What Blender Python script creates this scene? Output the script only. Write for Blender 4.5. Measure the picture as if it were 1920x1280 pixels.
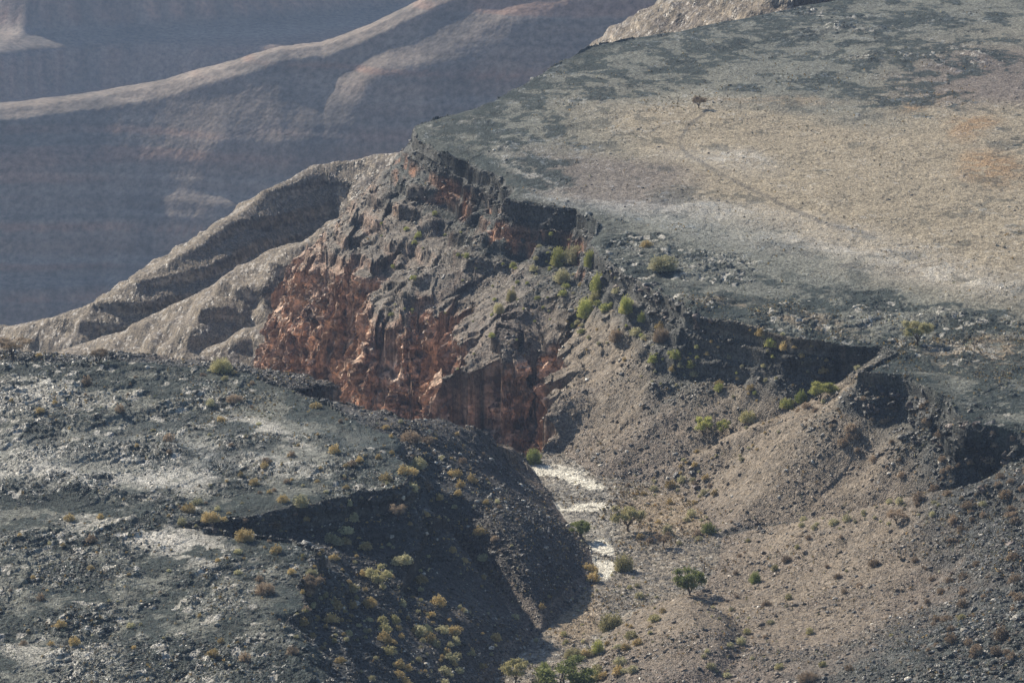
import bpy, math, random, time
import numpy as np
T0 = time.time()
R = math.radians
S = bpy.context.scene
C = S.collection
for o in list(bpy.data.objects): bpy.data.objects.remove(o)

# ------------------------------------------------------------------ camera
PITCH, HC, FPX = R(14.0), 150.0, 7819.0          # FPX: focal length in pixels of the 1920 px wide photograph
cd = bpy.data.cameras.new('camera'); cam = bpy.data.objects.new('camera', cd); C.objects.link(cam)
cam.location = (0, 0, HC); cam.rotation_euler = (R(90) - PITCH, 0, 0)
cd.sensor_width = 36; cd.lens = 36 * FPX / 1920; cd.clip_start = 1; cd.clip_end = 12000
S.camera = cam

# ------------------------------------------------------------------ sky and sun
SUN_EL, SUN_AZ = R(31), R(40)                     # azimuth measured to the left of the viewing direction (+Y)
w = bpy.data.worlds.new("World"); S.world = w; w.use_nodes = True
nt = w.node_tree; nt.nodes.clear()
sky = nt.nodes.new('ShaderNodeTexSky'); sky.sky_type = 'NISHITA'; sky.sun_disc = False
sky.sun_elevation = SUN_EL; sky.sun_rotation = -SUN_AZ; sky.altitude = 800; sky.air_density = 1.0; sky.dust_density = 1.0
bg = nt.nodes.new('ShaderNodeBackground'); bg.inputs[1].default_value = 0.09
wo = nt.nodes.new('ShaderNodeOutputWorld'); nt.links.new(sky.outputs[0], bg.inputs[0]); nt.links.new(bg.outputs[0], wo.inputs[0])
ld = bpy.data.lights.new('sun', 'SUN'); ld.energy = 5.0; ld.angle = R(0.53); ld.color = (1.0, 0.90, 0.76)
sun = bpy.data.objects.new('sun', ld); C.objects.link(sun)
SD = np.array([-math.sin(SUN_AZ) * math.cos(SUN_EL), math.cos(SUN_AZ) * math.cos(SUN_EL), math.sin(SUN_EL)])
from mathutils import Vector
sun.rotation_euler = Vector(SD).to_track_quat('Z', 'Y').to_euler(); sun.location = (-200, 500, 300)
S.view_settings.view_transform = 'Standard'; S.view_settings.look = 'None'
S.view_settings.exposure = 0.52; S.view_settings.gamma = 1.0
S.cycles.max_bounces = 4; S.cycles.diffuse_bounces = 3; S.cycles.glossy_bounces = 2; S.cycles.transmission_bounces = 2
S.cycles.volume_bounces = 0; S.cycles.transparent_max_bounces = 6

# ------------------------------------------------------------------ noise
F = np.float32
rg = np.random.RandomState(7)
TAB = rg.rand(65536).astype(F)
def hsh(ix, iy, iz=0, s=0):
    h = (ix.astype(np.int64) * 73856093) ^ (iy.astype(np.int64) * 19349663) ^ (np.asarray(iz).astype(np.int64) * 83492791) ^ (s * 2654435 + 77)
    h = (h ^ (h >> 13)) * 1274126177
    return TAB[(h ^ (h >> 16)) & 65535]
def fade(t): return t * t * (3 - 2 * t)
def n2(x, y, s=0):
    """value noise, -1..1"""
    ix = np.floor(x); iy = np.floor(y); fx = fade((x - ix).astype(F)); fy = fade((y - iy).astype(F))
    ix = ix.astype(np.int32); iy = iy.astype(np.int32)
    a = hsh(ix, iy, 0, s); b = hsh(ix + 1, iy, 0, s); c = hsh(ix, iy + 1, 0, s); d = hsh(ix + 1, iy + 1, 0, s)
    a = a + (b - a) * fx; c = c + (d - c) * fx
    return (a + (c - a) * fy) * 2 - 1
def n3(x, y, z, s=0):
    iz = np.floor(z); fz = fade((z - iz).astype(F)); iz = iz.astype(np.int32)
    ix = np.floor(x); iy = np.floor(y); fx = fade((x - ix).astype(F)); fy = fade((y - iy).astype(F))
    ix = ix.astype(np.int32); iy = iy.astype(np.int32); r = []
    for k in (0, 1):
        a = hsh(ix, iy, iz + k, s); b = hsh(ix + 1, iy, iz + k, s); c = hsh(ix, iy + 1, iz + k, s); d = hsh(ix + 1, iy + 1, iz + k, s)
        a = a + (b - a) * fx; c = c + (d - c) * fx; r.append(a + (c - a) * fy)
    return (r[0] + (r[1] - r[0]) * fz) * 2 - 1
def fbm(x, y, sc, n=3, s=0, g=0.5):
    o = 0; a = 1; t = 0; ca, sa = 0.8, 0.6
    x = x / sc; y = y / sc
    for i in range(n):
        o = o + a * n2(x, y, s + i * 17); t += a; a *= g
        x, y = (x * ca - y * sa) * 2.03 + 3.1, (x * sa + y * ca) * 2.03 + 7.7
    return o / t
def fbm3(x, y, z, sc, n=3, s=0, g=0.5):
    o = 0; a = 1; t = 0
    x = x / sc; y = y / sc; z = z / sc
    for i in range(n):
        o = o + a * n3(x, y, z, s + i * 17); t += a; a *= g
        x, y, z = (x * .8 - y * .6) * 2.03 + 3.1, (x * .6 + y * .8) * 2.03 + 7.7, z * 2.03 + 1.3
    return o / t
def cells(x, y, sc, s=0):
    """Voronoi: F1, F2 (in cells), id hash a, id hash b, offset from the cell's centre"""
    x = x / sc; y = y / sc
    ix = np.floor(x).astype(np.int32); iy = np.floor(y).astype(np.int32)
    d1 = np.full(x.shape, 9, F); d2 = np.full(x.shape, 9, F)
    ha = np.zeros(x.shape, F); hb = np.zeros(x.shape, F); ox = np.zeros(x.shape, F); oy = np.zeros(x.shape, F)
    for i in (-1, 0, 1):
        for j in (-1, 0, 1):
            a = hsh(ix + i, iy + j, 1, s); b = hsh(ix + i, iy + j, 2, s)
            dx = (x - (ix + i + a)).astype(F); dy = (y - (iy + j + b)).astype(F); d = dx * dx + dy * dy
            m = d < d1
            d2 = np.where(m, d1, np.minimum(d2, d)); d1 = np.where(m, d, d1)
            ha = np.where(m, a, ha); hb = np.where(m, b, hb); ox = np.where(m, dx, ox); oy = np.where(m, dy, oy)
    # decorrelate ids from the offsets
    ia = TAB[(ha * 65535).astype(np.int32) ^ 0x2A5]; ib = TAB[(hb * 65535).astype(np.int32) ^ 0x15B3]
    return np.sqrt(d1), np.sqrt(d2), ia, ib, ox, oy
def sstep(a, b, x):
    t = np.clip((x - a) / (b - a), 0, 1); return t * t * (3 - 2 * t)
def lerp(a, b, t): return a + (b - a) * t

# ------------------------------------------------------------------ where the features stand (photo position + height above sea of the plateau -> plan)
def at(u, v, z=0.0):
    cp, sp = math.cos(PITCH), math.sin(PITCH)
    dx, dv = (u - 960) / FPX, (640 - v) / FPX
    dy = cp + dv * sp; dz = -sp + dv * cp
    t = (z - HC) / dz
    return (dx * t, dy * t)
def uv0(x, y):
    """plan -> coordinates on the plateau's level, in which the ground's patches are laid out"""
    cp, sp = math.cos(PITCH), math.sin(PITCH)
    f = y * cp + HC * sp; up = y * sp - HC * cp
    return 960 + FPX * x / f, 640 - FPX * up / f
def L(pts): return [at(p[0], p[1], p[2]) + (p[2],) + tuple(p[3:]) for p in pts]

# plateau rims: u, v, z=0, height of the cap cliff under the rim
RIM_M = L([(2300, -120, 0, 5), (1900, -70, 0, 5), (1560, 2, 0, 5), (1400, 33, 0, 5), (1250, 60, 0, 5), (1130, 82, 0, 5), (1060, 112, 0, 5),
           (1000, 145, 0, 5), (920, 190, 0, 4), (850, 215, 0, 3), (785, 238, 0, 3), (790, 262, 0, 4), (830, 284, 0, 7), (885, 302, 0, 8.5),
           (940, 330, 0, 8.5), (968, 352, 0, 8), (962, 372, 0, 7), (1010, 380, 0, 6.5), (1080, 390, 0, 7), (1128, 420, 0, 5.5), (1110, 455, 0, 5),
           (1165, 500, 0, 4.6), (1230, 545, 0, 4.6), (1290, 590, 0, 5), (1400, 612, 0, 5), (1500, 636, 0, 5), (1600, 648, 0, 4), (1650, 650, 0, 1.5),
           (1672, 664, 0, 1.0), (1600, 702, 0, 2.5), (1680, 712, 0, 3.2), (1750, 742, 0, 3.5), (1830, 788, 0, 3.5), (1920, 812, 0, 3.5), (2010, 838, 0, 3),
           (2070, 815, 0, 1.5), (2110, 850, 0, 3), (2090, 950, 0, 3), (2060, 1100, 0, 3), (2110, 1300, 0, 3), (2160, 1560, 0, 3)])
RIM_L = L([(-900, 630, 0, 1.2), (-300, 652, 0, 1.2), (0, 677, 0, 1.2), (200, 676, 0, 1.2), (400, 688, 0, 1.2), (520, 712, 0, 1.4), (600, 748, 0, 1.5),
           (650, 775, 0, 1.5), (700, 800, 0, 2), (735, 838, 0, 2.5), (757, 880, 0, 3.2), (748, 912, 0, 4.4), (660, 926, 0, 4.4), (560, 945, 0, 3.2),
           (460, 975, 0, 2.2), (340, 985, 0, 0.8), (430, 1006, 0, 1.5), (560, 1018, 0, 2.5), (600, 1035, 0, 3), (588, 1075, 0, 3.5), (550, 1110, 0, 3),
           (560, 1160, 0, 3), (590, 1215, 0, 3), (600, 1280, 0, 3), (640, 1400, 0, 3), (660, 1700, 0, 3)])
# dry wash floor (plan polygon, photo positions at its own level)
def zw(y): return -20.0 + np.clip((608 - y) / 110.0, -0.2, 2) * 2.9
WASH = [at(u, v, z * .8) for u, v, z in [(985, 862, -25), (1012, 905, -24.6), (1060, 970, -24), (1108, 1030, -23.6), (1118, 1095, -23.2), (1060, 1150, -22.6), (985, 1225, -22),
        (930, 1285, -21.6), (880, 1400, -20.6), (800, 1600, -19.5), (1100, 1600, -19.5), (1090, 1400, -20.6), (1115, 1275, -21.6), (1150, 1190, -22.3), (1240, 1130, -22.9), (1320, 1105, -23.1),
        (1352, 1050, -23.4), (1345, 990, -23.9), (1290, 935, -24.3), (1225, 908, -24.5), (1120, 893, -24.7), (1050, 850, -25), (1004, 848, -25)]]
G1 = L([(1190, 898, -19.6), (1260, 872, -17.6), (1300, 850, -16), (1340, 832, -14.8), (1420, 800, -12), (1500, 766, -9.2), (1585, 712, -5.2), (1655, 660, -0.8)])
G2 = L([(1350, 1005, -18.88), (1420, 992, -17.92), (1500, 985, -16.8), (1650, 966, -13.92), (1780, 932, -10.4), (1920, 876, -5.6), (2070, 820, -1.2)])
G3 = L([(1325, 1108, -18.4), (1370, 1160, -16.32), (1400, 1200, -14.88)])
G4 = L([(1000, 1180, -17.6), (850, 1030, -12.4), (680, 985, -6.4), (520, 985, -3.68), (350, 992, -0.96)])
# top of the red gorge cliffs
E_N = L([(1004, 850, -19.9), (1012, 826, -18.6), (1040, 775, -16.2), (1052, 700, -13.6), (1066, 640, -12), (1010, 640, -12.8), (1000, 668, -13.8), (955, 690, -15), (905, 690, -16),
         (860, 720, -18.4), (862, 650, -16.4), (845, 600, -16.6), (790, 590, -18.4), (752, 640, -21.5), (722, 600, -21), (712, 545, -19.5), (675, 505, -18.6), (655, 535, -21),
         (610, 500, -23), (570, 520, -26)]) + [(-42, 772, -29), (-40, 790, -31), (-30, 812, -32), (-14, 845, -32), (4, 876, -31), (24, 905, -29), (60, 942, -27), (120, 1000, -25), (260, 1120, -24), (420, 1240, -20)]
E_S = L([(982, 864, -20), (945, 848, -17.6), (900, 832, -14), (850, 815, -10.4), (780, 798, -6.8), (715, 778, -4.6), (640, 752, -3.4), (520, 698, -2.8), (400, 674, -2.4),
         (200, 663, -2.4), (0, 664, -2.4), (-300, 640, -2.4), (-1500, 600, -2.4)])
GORGE = [(p[0], p[1]) for p in E_S[::-1]] + [(p[0], p[1]) for p in E_N] + [(420, 1900), (-1500, 1900)]
# ridges in the canyon beyond: plan line with crest height
RA = [at(u, v, z) + (z,) for u, v, z in [(900, 262, -30), (770, 275, -38), (690, 290, -42), (600, 310, -45), (560, 330, -46.5), (500, 362, -48.5), (450, 400, -50.5), (400, 438, -52), (340, 478, -53.5),
      (260, 528, -57), (180, 566, -61), (100, 592, -65), (0, 612, -70), (-200, 660, -82), (-500, 730, -105)]]
RB = [at(u, v, z) + (z,) for u, v, z in [(665, 412, -37), (640, 428, -38.5), (600, 448, -40.5), (545, 470, -42.4), (440, 514, -47.4), (370, 556, -52.9), (300, 590, -57.7), (180, 640, -64.9), (0, 700, -75), (-300, 780, -95)]]
RC = [at(u, v, z) + (z,) for u, v, z in [(600, 560, -38), (540, 585, -42), (470, 620, -46), (380, 665, -50), (250, 720, -58), (0, 800, -74)]]

RD = [at(u, v, z) + (z,) for u, v, z in [(1700, -60, 2), (1480, -40, -2), (1340, -22, -8), (1250, -6, -14), (1205, 22, -20), (1165, 60, -28), (1120, 105, -37), (1060, 170, -50), (960, 260, -72)]]

def pl(x, y, pts, cap=False, closed=False):
    """distance to a polyline, value(s) interpolated at the nearest point"""
    D = np.full(x.shape, 1e12, F); V = np.zeros(x.shape, F); W = np.zeros(x.shape, F)
    n = len(pts)
    for i in range(n if closed else n - 1):
        a, b = pts[i], pts[(i + 1) % n]
        ex, ey = b[0] - a[0], b[1] - a[1]; l2 = ex * ex + ey * ey + 1e-9
        t = np.clip(((x - a[0]) * ex + (y - a[1]) * ey) / l2, 0, 1)
        d = ((x - a[0] - t * ex) ** 2 + (y - a[1] - t * ey) ** 2).astype(F)
        m = d < D; D = np.where(m, d, D)
        if len(a) > 2: V = np.where(m, a[2] + (b[2] - a[2]) * t, V)
        if len(a) > 3: W = np.where(m, a[3] + (b[3] - a[3]) * t, W)
    return np.sqrt(D), V.astype(F), W.astype(F)
def inside(x, y, pts):
    c = np.zeros(x.shape, bool); n = len(pts)
    for i in range(n):
        x1, y1 = pts[i][:2]; x2, y2 = pts[(i + 1) % n][:2]
        if y1 == y2: continue
        c ^= ((y1 > y) != (y2 > y)) & (x < (x2 - x1) * (y - y1) / (y2 - y1) + x1)
    return c
POLY_M = RIM_M + [(600, 300), (900, 700), (900, 1600), (400, 1600)]
POLY_L = RIM_L + [(-500, 200), (-900, 400)]

def height(x, y, full=True):
    """terrain height; returns z and the masks the materials need"""
    x = x.astype(np.float64); y = y.astype(np.float64)
    near = y < 1200
    # irregular plan of rims and cliffs
    wx = fbm(x, y, 16, 3, 11) * 2.2 + fbm(x, y, 3.2, 2, 12) * 0.9
    wy = fbm(x, y, 16, 3, 21) * 2.2 + fbm(x, y, 3.2, 2, 22) * 0.9
    c1, c2, ia, ib, ox, oy = cells(x + wx * .5, y + wy * .5, 2.4, 5)
    wx2 = wx + (ia - .5) * 1.5; wy2 = wy + (ib - .5) * 1.5
    rj = np.where((x < -4) & (y < 600), 1.1, .4); X, Y = x + fbm(x, y, 16, 3, 11) * 2.0 + fbm(x, y, 3.2, 2, 12) * rj, y + fbm(x, y, 16, 3, 21) * 2.0 + fbm(x, y, 3.2, 2, 22) * rj
    dM, _, cM = pl(X, Y, RIM_M); dL, _, cL = pl(X, Y, RIM_L)
    inM = inside(X, Y, POLY_M); inL = inside(X, Y, POLY_L)
    plate = inM | inL
    dR = np.minimum(dM, dL); cap = np.where(dM < dL, cM, cL)
    wsum = 1 / (dM + 1) ** 2 + 1 / (dL + 1) ** 2; capb = (cM / (dM + 1) ** 2 + cL / (dL + 1) ** 2) / wsum
    capb = lerp(cap, capb, np.clip(dR / 6, 0, 1))
    # lower lines
    Xs, Ys = x + wx * .35, y + wy * .35
    lows = []
    dw, _, _ = pl(Xs, Ys, [(a, b) for a, b in WASH], closed=True); inW = inside(Xs, Ys, WASH)
    dwash = np.where(inW, 0, dw); lows.append((dwash, zw(Ys)))
    for g in (G1, G2, G3, G4):
        d, z, _ = pl(Xs, Ys, g); lows.append((np.maximum(d - 0.5, 0), z))
    _c1, _c2, ja_, jb_, _o, _p = cells(x + wx, y + wy, 6.0, 6)
    gx = x + wx2 * 1.1 + (ja_ - .5) * 4.2; gy = y + wy2 * 1.1 + (jb_ - .5) * 4.2
    lipf = sstep(3, 9, np.hypot(x - 2, y - 608))            # keep the lip of the dry fall sharp
    gx = lerp(x + wx2 * .25, gx, lipf); gy = lerp(y + wy2 * .25, gy, lipf)
    dEn, zEn, _ = pl(gx, gy, E_N); dEs, zEs, _ = pl(gx, gy, E_S)
    inG = inside(gx, gy, GORGE)
    lows.append((np.where(inG, 0, dEn), zEn)); lows.append((np.where(inG, 0, dEs), zEs))
    num = 0; den = 0; dv = np.full(x.shape, 1e9)
    for d, z in lows:
        wgt = 1 / (d + 0.25) ** 3; num = num + wgt * z; den = den + wgt; dv = np.minimum(dv, d)
    fl = num / den
    dv = den ** (-1 / 3.) - 0.20; dv = np.maximum(dv, 0)
    t = dv / (dv + dR + 1e-6)
    capb = capb * np.clip(.75 + .75 * fbm(x, y, 9, 3, 36), .25, 1.4)
    q = np.clip(dR / (0.7 + .34 * capb), 0, 1); q3 = q * 3 + .35 * fbm(x, y, 5, 2, 37); q3 = np.clip((np.floor(q3) + sstep(.35, .75, q3 - np.floor(q3))) / 3, 0, 1)
    top = -capb * q3 - np.minimum(dR, 1) * 0.2
    fl = np.minimum(fl, -capb - 0.3)
    rs = sstep(4, 12, x) * sstep(645, 625, y); tt = t ** (0.85 + .33 * rs)
    zs = lerp(fl, top, tt)
    # low gravel mounds beside the wash
    z = np.where(plate, 0, zs)
    # cap cliff: broken face, sloping a little
    lip = np.clip(dR / 0.5, 0, 1)
    z = np.where(plate, -0.15 * np.clip(1 - dR / 2.5, 0, 1) ** 2, z)
    # gorge
    dE = np.minimum(dEn, dEs); zE = np.where(dEn < dEs, zEn, zEs)
    # the cliffs: upper step, a ragged ledge, the main drop, then scree
    led = 1.0 + 1.8 * sstep(-.5, .6, fbm(x, y, 11, 2, 31)); h1 = 5 + 6 * (fbm(x, y, 14, 2, 32) + .5)
    prof = h1 * np.clip(dE / 1.5, 0, 1) + 1.8 * np.clip((dE - 1.5) / led, 0, 1) + (26 - h1) * np.clip((dE - led - 1.5) / 4.2, 0, 1) + 0.72 * np.maximum(dE - led - 5.7, 0)
    farf = sstep(860, 960, y)
    prof = lerp(prof, np.minimum(prof, 0.75 * dE + 4 * sstep(0, 1, dE)), farf)
    zg = zE - prof
    zg = np.maximum(zg, -330)
    z = np.where(inG, zg, z)
    ridge = np.full(x.shape, -400.)
    if full:
        dn = fbm(x, y, 60, 3, 41)
        strp = n2((x * .55 - y * .83) / 9.0, (x * .83 + y * .55) / 60.0, 43)
        for pts, a, b in ((RA, .95, .62), (RB, .50, .6), (RC, .55, .6), (RD, .85, .85)):
            wxx = x + fbm(x, y, 34, 3, 51) * 2.5; wyy = y + fbm(x, y, 34, 3, 52) * 2.5
            acc = [0.]
            for q0, q1 in zip(pts[:-1], pts[1:]): acc.append(acc[-1] + math.hypot(q1[0] - q0[0], q1[1] - q0[1]))
            d, zr, s_ = pl(wxx, wyy, [tuple(q0[:3]) + (q1,) for q0, q1 in zip(pts, acc)])
            rr = zr - (np.sqrt(d * d + 5) - 2.24) * ((lerp(.95, .76, sstep(-48, -90, x)) if pts is RA else a) + .04 * dn) + (.8 if pts is RA else 2.6) * strp * np.clip(d / 10, 0, 1)
            bench = rr / 4.2 + fbm(x, y, 40, 2, 46) * .4; fb = bench - np.floor(bench); rr = rr + (sstep(.3, .65, fb) - fb) * 4.2 * .45 * np.clip(d / 4, 0, 1)
            gul = n2(s_ / 7.0 + fbm(x, y, 14, 2, 47) * .9, d / 40, 48) + .6 * n2(s_ / 2.6, d / 16, 49)
            rr = rr + 1.5 * gul * np.clip((d - 1.5) / 10, 0, 1); ridge = np.maximum(ridge, rr)
        ridge = ridge + 0.9 * fbm(x, y, 9, 3, 44) + 1.5 * fbm(x, y, 30, 2, 45)
    z = np.where(inG, np.maximum(z, ridge), z)
    # far walls
    zf = farwall(x, y)
    k = sstep(1150, 1350, y)
    z = np.where(y > 1150, np.where(inG | (y > 1300), np.maximum(lerp(z, -330, k), zf), z), z)
    return dict(z=z, plate=plate, inL=inL, dR=dR, cap=cap, wash=inW, dwash=dwash, inG=inG, dE=dE, zE=zE, ridge=ridge, t=t, dv=dv, cliff=np.clip(prof / 26, 0, 1))

CRU = [-800, -200, 0, 180, 300, 370, 430, 520, 600, 650, 700, 900, 1300, 2000]; CRV = [190, 165, 155, 140, 116, 93, 76, 46, 38, 20, 0, -90, -200, -300]
def on_wall(u, v):
    T_ = math.tan(PITCH + (v - 640) / FPX); zc = HC - math.tan(PITCH + (np.interp(u, CRU, CRV) - 640) / FPX) * 2050
    y_ = (HC - zc + 8 + 5.6 + .98 * 2034) / (.98 + T_); return ((u - 960) / FPX * y_ * 1.03, y_)
SPURS = [([on_wall(*q) for q in ((500, 180), (470, 215), (440, 245), (412, 275))], 16, 20), ([on_wall(*q) for q in ((860, -20), (800, 40), (760, 95), (728, 140), (705, 200), (690, 240))], 26, 30),
         ([on_wall(*q) for q in ((150, 235), (118, 262), (98, 300), (85, 340))], 14, 16), ([on_wall(*q) for q in ((-160, 225), (-60, 232), (40, 228), (120, 232), (185, 246))], 15, 22),
         ([on_wall(*q) for q in ((1180, -90), (1090, -20), (1020, 60), (960, 130))], 18, 34)]
def z_off(x, y): return fbm(x, y, 120, 2, 74) * 40
def farwall(x, y):
    # wall 1: crest line rising to the right, about 2 km off; wall 2: 3.3 km off
    w1 = fbm(x, y, 260, 3, 61) * 55
    cu = x / y * FPX + 960
    crest_v = np.interp(cu, [-800, -200, 0, 180, 300, 370, 430, 520, 600, 650, 700, 900, 1300, 2000], [190, 165, 155, 140, 116, 93, 76, 46, 38, 20, 0, -90, -200, -300])
    yc = 2050 + w1 + 0 * x
    zc = HC - np.tan(PITCH + (crest_v - 640) / FPX) * (2050)
    d = np.maximum(yc - y, 0); low = sstep(25, 110, d)
    rib = np.abs(n2(x / 150 + fbm(x, y, 300, 2, 63) * .8, y / 900, 62))
    d_ = np.maximum(d - 11, 0) * .98 + np.minimum(d, 11) * .35
    z = zc - 8 - d_ + (1 - rib) ** 2 * 14 * low + fbm(x, y, 90, 3, 65) * 4 * low - 9 * (1 - np.abs(n2(x / 46 + fbm(x, y, 70, 2, 75) * .9, y / 420, 76))) ** 3 * low + 2.0 * n2(x / 20 + z_off(x, y) * .02, y / 260, 68) * low
    # spurs with a sunlit left flank: foot of each run given where it stands on the wall
    for pts, amp_, wd in SPURS:
        ds, _, _ = pl(x + fbm(x, y, 40, 2, 69) * 9, y + fbm(x, y, 40, 2, 70) * 9, pts)
        z = z + amp_ * np.exp(-(ds / wd) ** 1.3) * sstep(15, 60, d)
    for hb, st_h in ((34., .5), (9., .35)):
        zz = z / hb + fbm(x, y, 200, 2, 66) * .4; fr = zz - np.floor(zz); z = z + (sstep(.25, .7, fr) - fr) * hb * st_h * low
    z = np.where(y > yc, np.minimum(z, zc - (y - yc) * .5), z)
    d2 = np.maximum(3350 + fbm(x, y, 420, 2, 71) * 140 - y, 0)
    z2 = 40 - d2 * .62 + (1 - np.abs(n2(x / 260, y / 1500, 72))) ** 2 * 130 * np.clip(d2 / 150, 0, 1) + fbm(x, y, 80, 3, 73) * 12
    zz = z2 / 60; fr = zz - np.floor(zz); z2 = z2 + (sstep(.1, .6, fr) - fr) * 60 * .8
    return np.where(y > 2250, np.maximum(z2, z), z)

# ------------------------------------------------------------------ soft patches in photo coordinates of the plateau
def E(u, v, cx, cy, rx, ry, rot=0, soft=.5):
    c, s = math.cos(R(rot)), math.sin(R(rot))
    a = ((u - cx) * c + (v - cy) * s) / rx; b = (-(u - cx) * s + (v - cy) * c) / ry
    return sstep(1 + soft, 1 - soft, np.sqrt(a * a + b * b))
def mixc(c, col, m):
    m = np.clip(m, 0, 1)[..., None].astype(F); return c * (1 - m) + np.asarray(col, F) * m

def mesh_from_grid(name, P, faces_mask, mat, cols, smooth=True, kind='structure'):
    nr, nc = P.shape[:2]
    idx = np.arange(nr * nc, dtype=np.int32).reshape(nr, nc)
    q = np.stack([idx[:-1, :-1], idx[:-1, 1:], idx[1:, 1:], idx[1:, :-1]], -1)[faces_mask]
    used = np.zeros(nr * nc, bool); used[q.ravel()] = True
    re = np.cumsum(used).astype(np.int32) - 1
    q = re[q]; V = P.reshape(-1, 3)[used].astype(F); col = cols.reshape(-1, 4)[used].astype(F)
    me = bpy.data.meshes.new(name)
    me.vertices.add(len(V)); me.vertices.foreach_set('co', V.ravel())
    me.loops.add(q.size); me.loops.foreach_set('vertex_index', q.ravel())
    me.polygons.add(len(q)); me.polygons.foreach_set('loop_start', np.arange(0, q.size, 4, dtype=np.int32))
    me.polygons.foreach_set('use_smooth', np.full(len(q), smooth, bool))
    me.update(calc_edges=True)
    at_ = me.color_attributes.new('rock', 'FLOAT_COLOR', 'POINT'); at_.data.foreach_set('color', col.ravel())
    me.materials.append(mat)
    o = bpy.data.objects.new(name, me); C.objects.link(o); o['kind'] = kind
    return o

# ------------------------------------------------------------------ materials
def rock_mat(name, bump=0.35, sc=2.2, spec=0.5, stone=.5):
    m = bpy.data.materials.new(name); m.use_nodes = True; n = m.node_tree.nodes; l = m.node_tree.links
    b = n['Principled BSDF']
    a = n.new('ShaderNodeAttribute'); a.attribute_name = 'rock'
    tc = n.new('ShaderNodeTexCoord')
    no = n.new('ShaderNodeTexNoise'); no.inputs['Scale'].default_value = sc; no.inputs['Detail'].default_value = 6; no.inputs['Roughness'].default_value = .65
    l.new(tc.outputs['Object'], no.inputs['Vector'])
    mp = n.new('ShaderNodeMapRange'); mp.inputs[1].default_value = .3; mp.inputs[2].default_value = .7; mp.inputs[3].default_value = .5; mp.inputs[4].default_value = 1.5
    l.new(no.outputs[0], mp.inputs[0])
    mx = n.new('ShaderNodeMix'); mx.data_type = 'RGBA'; mx.blend_type = 'MULTIPLY'; mx.inputs[0].default_value = 1
    vc = n.new('ShaderNodeTexVoronoi'); vc.inputs['Scale'].default_value = sc * .95; vc.inputs['Randomness'].default_value = 1; l.new(tc.outputs['Object'], vc.inputs['Vector'])
    sp = n.new('ShaderNodeSeparateColor'); l.new(vc.outputs['Color'], sp.inputs[0])
    m2 = n.new('ShaderNodeMapRange'); m2.inputs[3].default_value = 1 - stone; m2.inputs[4].default_value = 1 + stone; l.new(sp.outputs[0], m2.inputs[0])
    mm = n.new('ShaderNodeMath'); mm.operation = 'MULTIPLY'; l.new(m2.outputs[0], mm.inputs[0]); l.new(mp.outputs[0], mm.inputs[1])
    l.new(a.outputs['Color'], mx.inputs[6]); l.new(mm.outputs[0], mx.inputs[7]); l.new(mx.outputs[2], b.inputs['Base Color'])
    l.new(a.outputs['Alpha'], b.inputs['Roughness'])
    sr = n.new('ShaderNodeMapRange'); sr.inputs[1].default_value = .75; sr.inputs[2].default_value = .35; sr.inputs[3].default_value = .06; sr.inputs[4].default_value = spec
    l.new(a.outputs['Alpha'], sr.inputs[0]); l.new(sr.outputs[0], b.inputs['Specular IOR Level'])
    vo = n.new('ShaderNodeTexVoronoi'); vo.inputs['Scale'].default_value = sc * 1.4; l.new(tc.outputs['Object'], vo.inputs['Vector'])
    ad = n.new('ShaderNodeMath'); ad.operation = 'ADD'; l.new(no.outputs[0], ad.inputs[0]); l.new(vo.outputs['Distance'], ad.inputs[1])
    bu = n.new('ShaderNodeBump'); bu.inputs['Strength'].default_value = bump; bu.inputs['Distance'].default_value = .6 / sc
    l.new(ad.outputs[0], bu.inputs['Height']); l.new(bu.outputs[0], b.inputs['Normal'])
    return m
M_ROCK = rock_mat('varnished_rock', .75, 3.4, .4)
M_GRASS = rock_mat('dry_grass', .0, 1.0, .2)
M_CLIFF = rock_mat('red_cliff_rock', .5, 1.3, .35)
M_FAR = rock_mat('distant_rock', .12, .35, .2, 0.0)

# ------------------------------------------------------------------ near terrain grid
def build_grid(acols, y0, y1, rows, wfun):
    ac = acols[::2]; yy = np.linspace(y0, y1, 2100)
    A, Yg = np.meshgrid(ac, yy)
    h = height((A * Yg).astype(F), Yg.astype(F), True)
    z = h['z']; sl = np.abs(np.gradient(z, yy[1] - yy[0], axis=0))
    sx = np.abs(np.gradient(z, axis=1)) / np.maximum(np.gradient((A * Yg), axis=1), .1)
    ww = wfun(A, Yg, h) * np.sqrt(1 + np.minimum(sl * 1.6, 5) ** 2 + np.minimum(sx, 3) ** 2 * .3)
    k = np.exp(-np.linspace(-2, 2, 9) ** 2); k /= k.sum(); kw_ = np.exp(-np.linspace(-2, 2, 41) ** 2); kw_ /= kw_.sum()
    ww = np.apply_along_axis(lambda r: np.convolve(np.pad(r, 20, 'edge'), kw_, 'valid'), 1, ww)
    ww = np.apply_along_axis(lambda r: np.convolve(np.pad(r, 4, 'edge'), k, 'valid'), 0, ww)
    cdf = np.cumsum(ww, axis=0); cdf = (cdf - cdf[0]) / (cdf[-1] - cdf[0])
    out = np.zeros((rows, len(acols))); tq = np.linspace(0, 1, rows)
    fi = np.interp(acols, ac, np.arange(len(ac)))
    for j, f in enumerate(fi):
        i0 = int(min(f, len(ac) - 2)); fr = f - i0
        out[:, j] = np.interp(tq, cdf[:, i0] * (1 - fr) + cdf[:, i0 + 1] * fr, yy)
    return out

def acols(a0, a1, core0, core1, ncore, nside):
    return np.concatenate([core0 - (core0 - a0) * np.linspace(1, 0, nside, endpoint=False) ** 1.5, np.linspace(core0, core1, ncore), core1 + (a1 - core1) * np.linspace(0, 1, nside + 1)[1:] ** 1.5])

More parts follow.
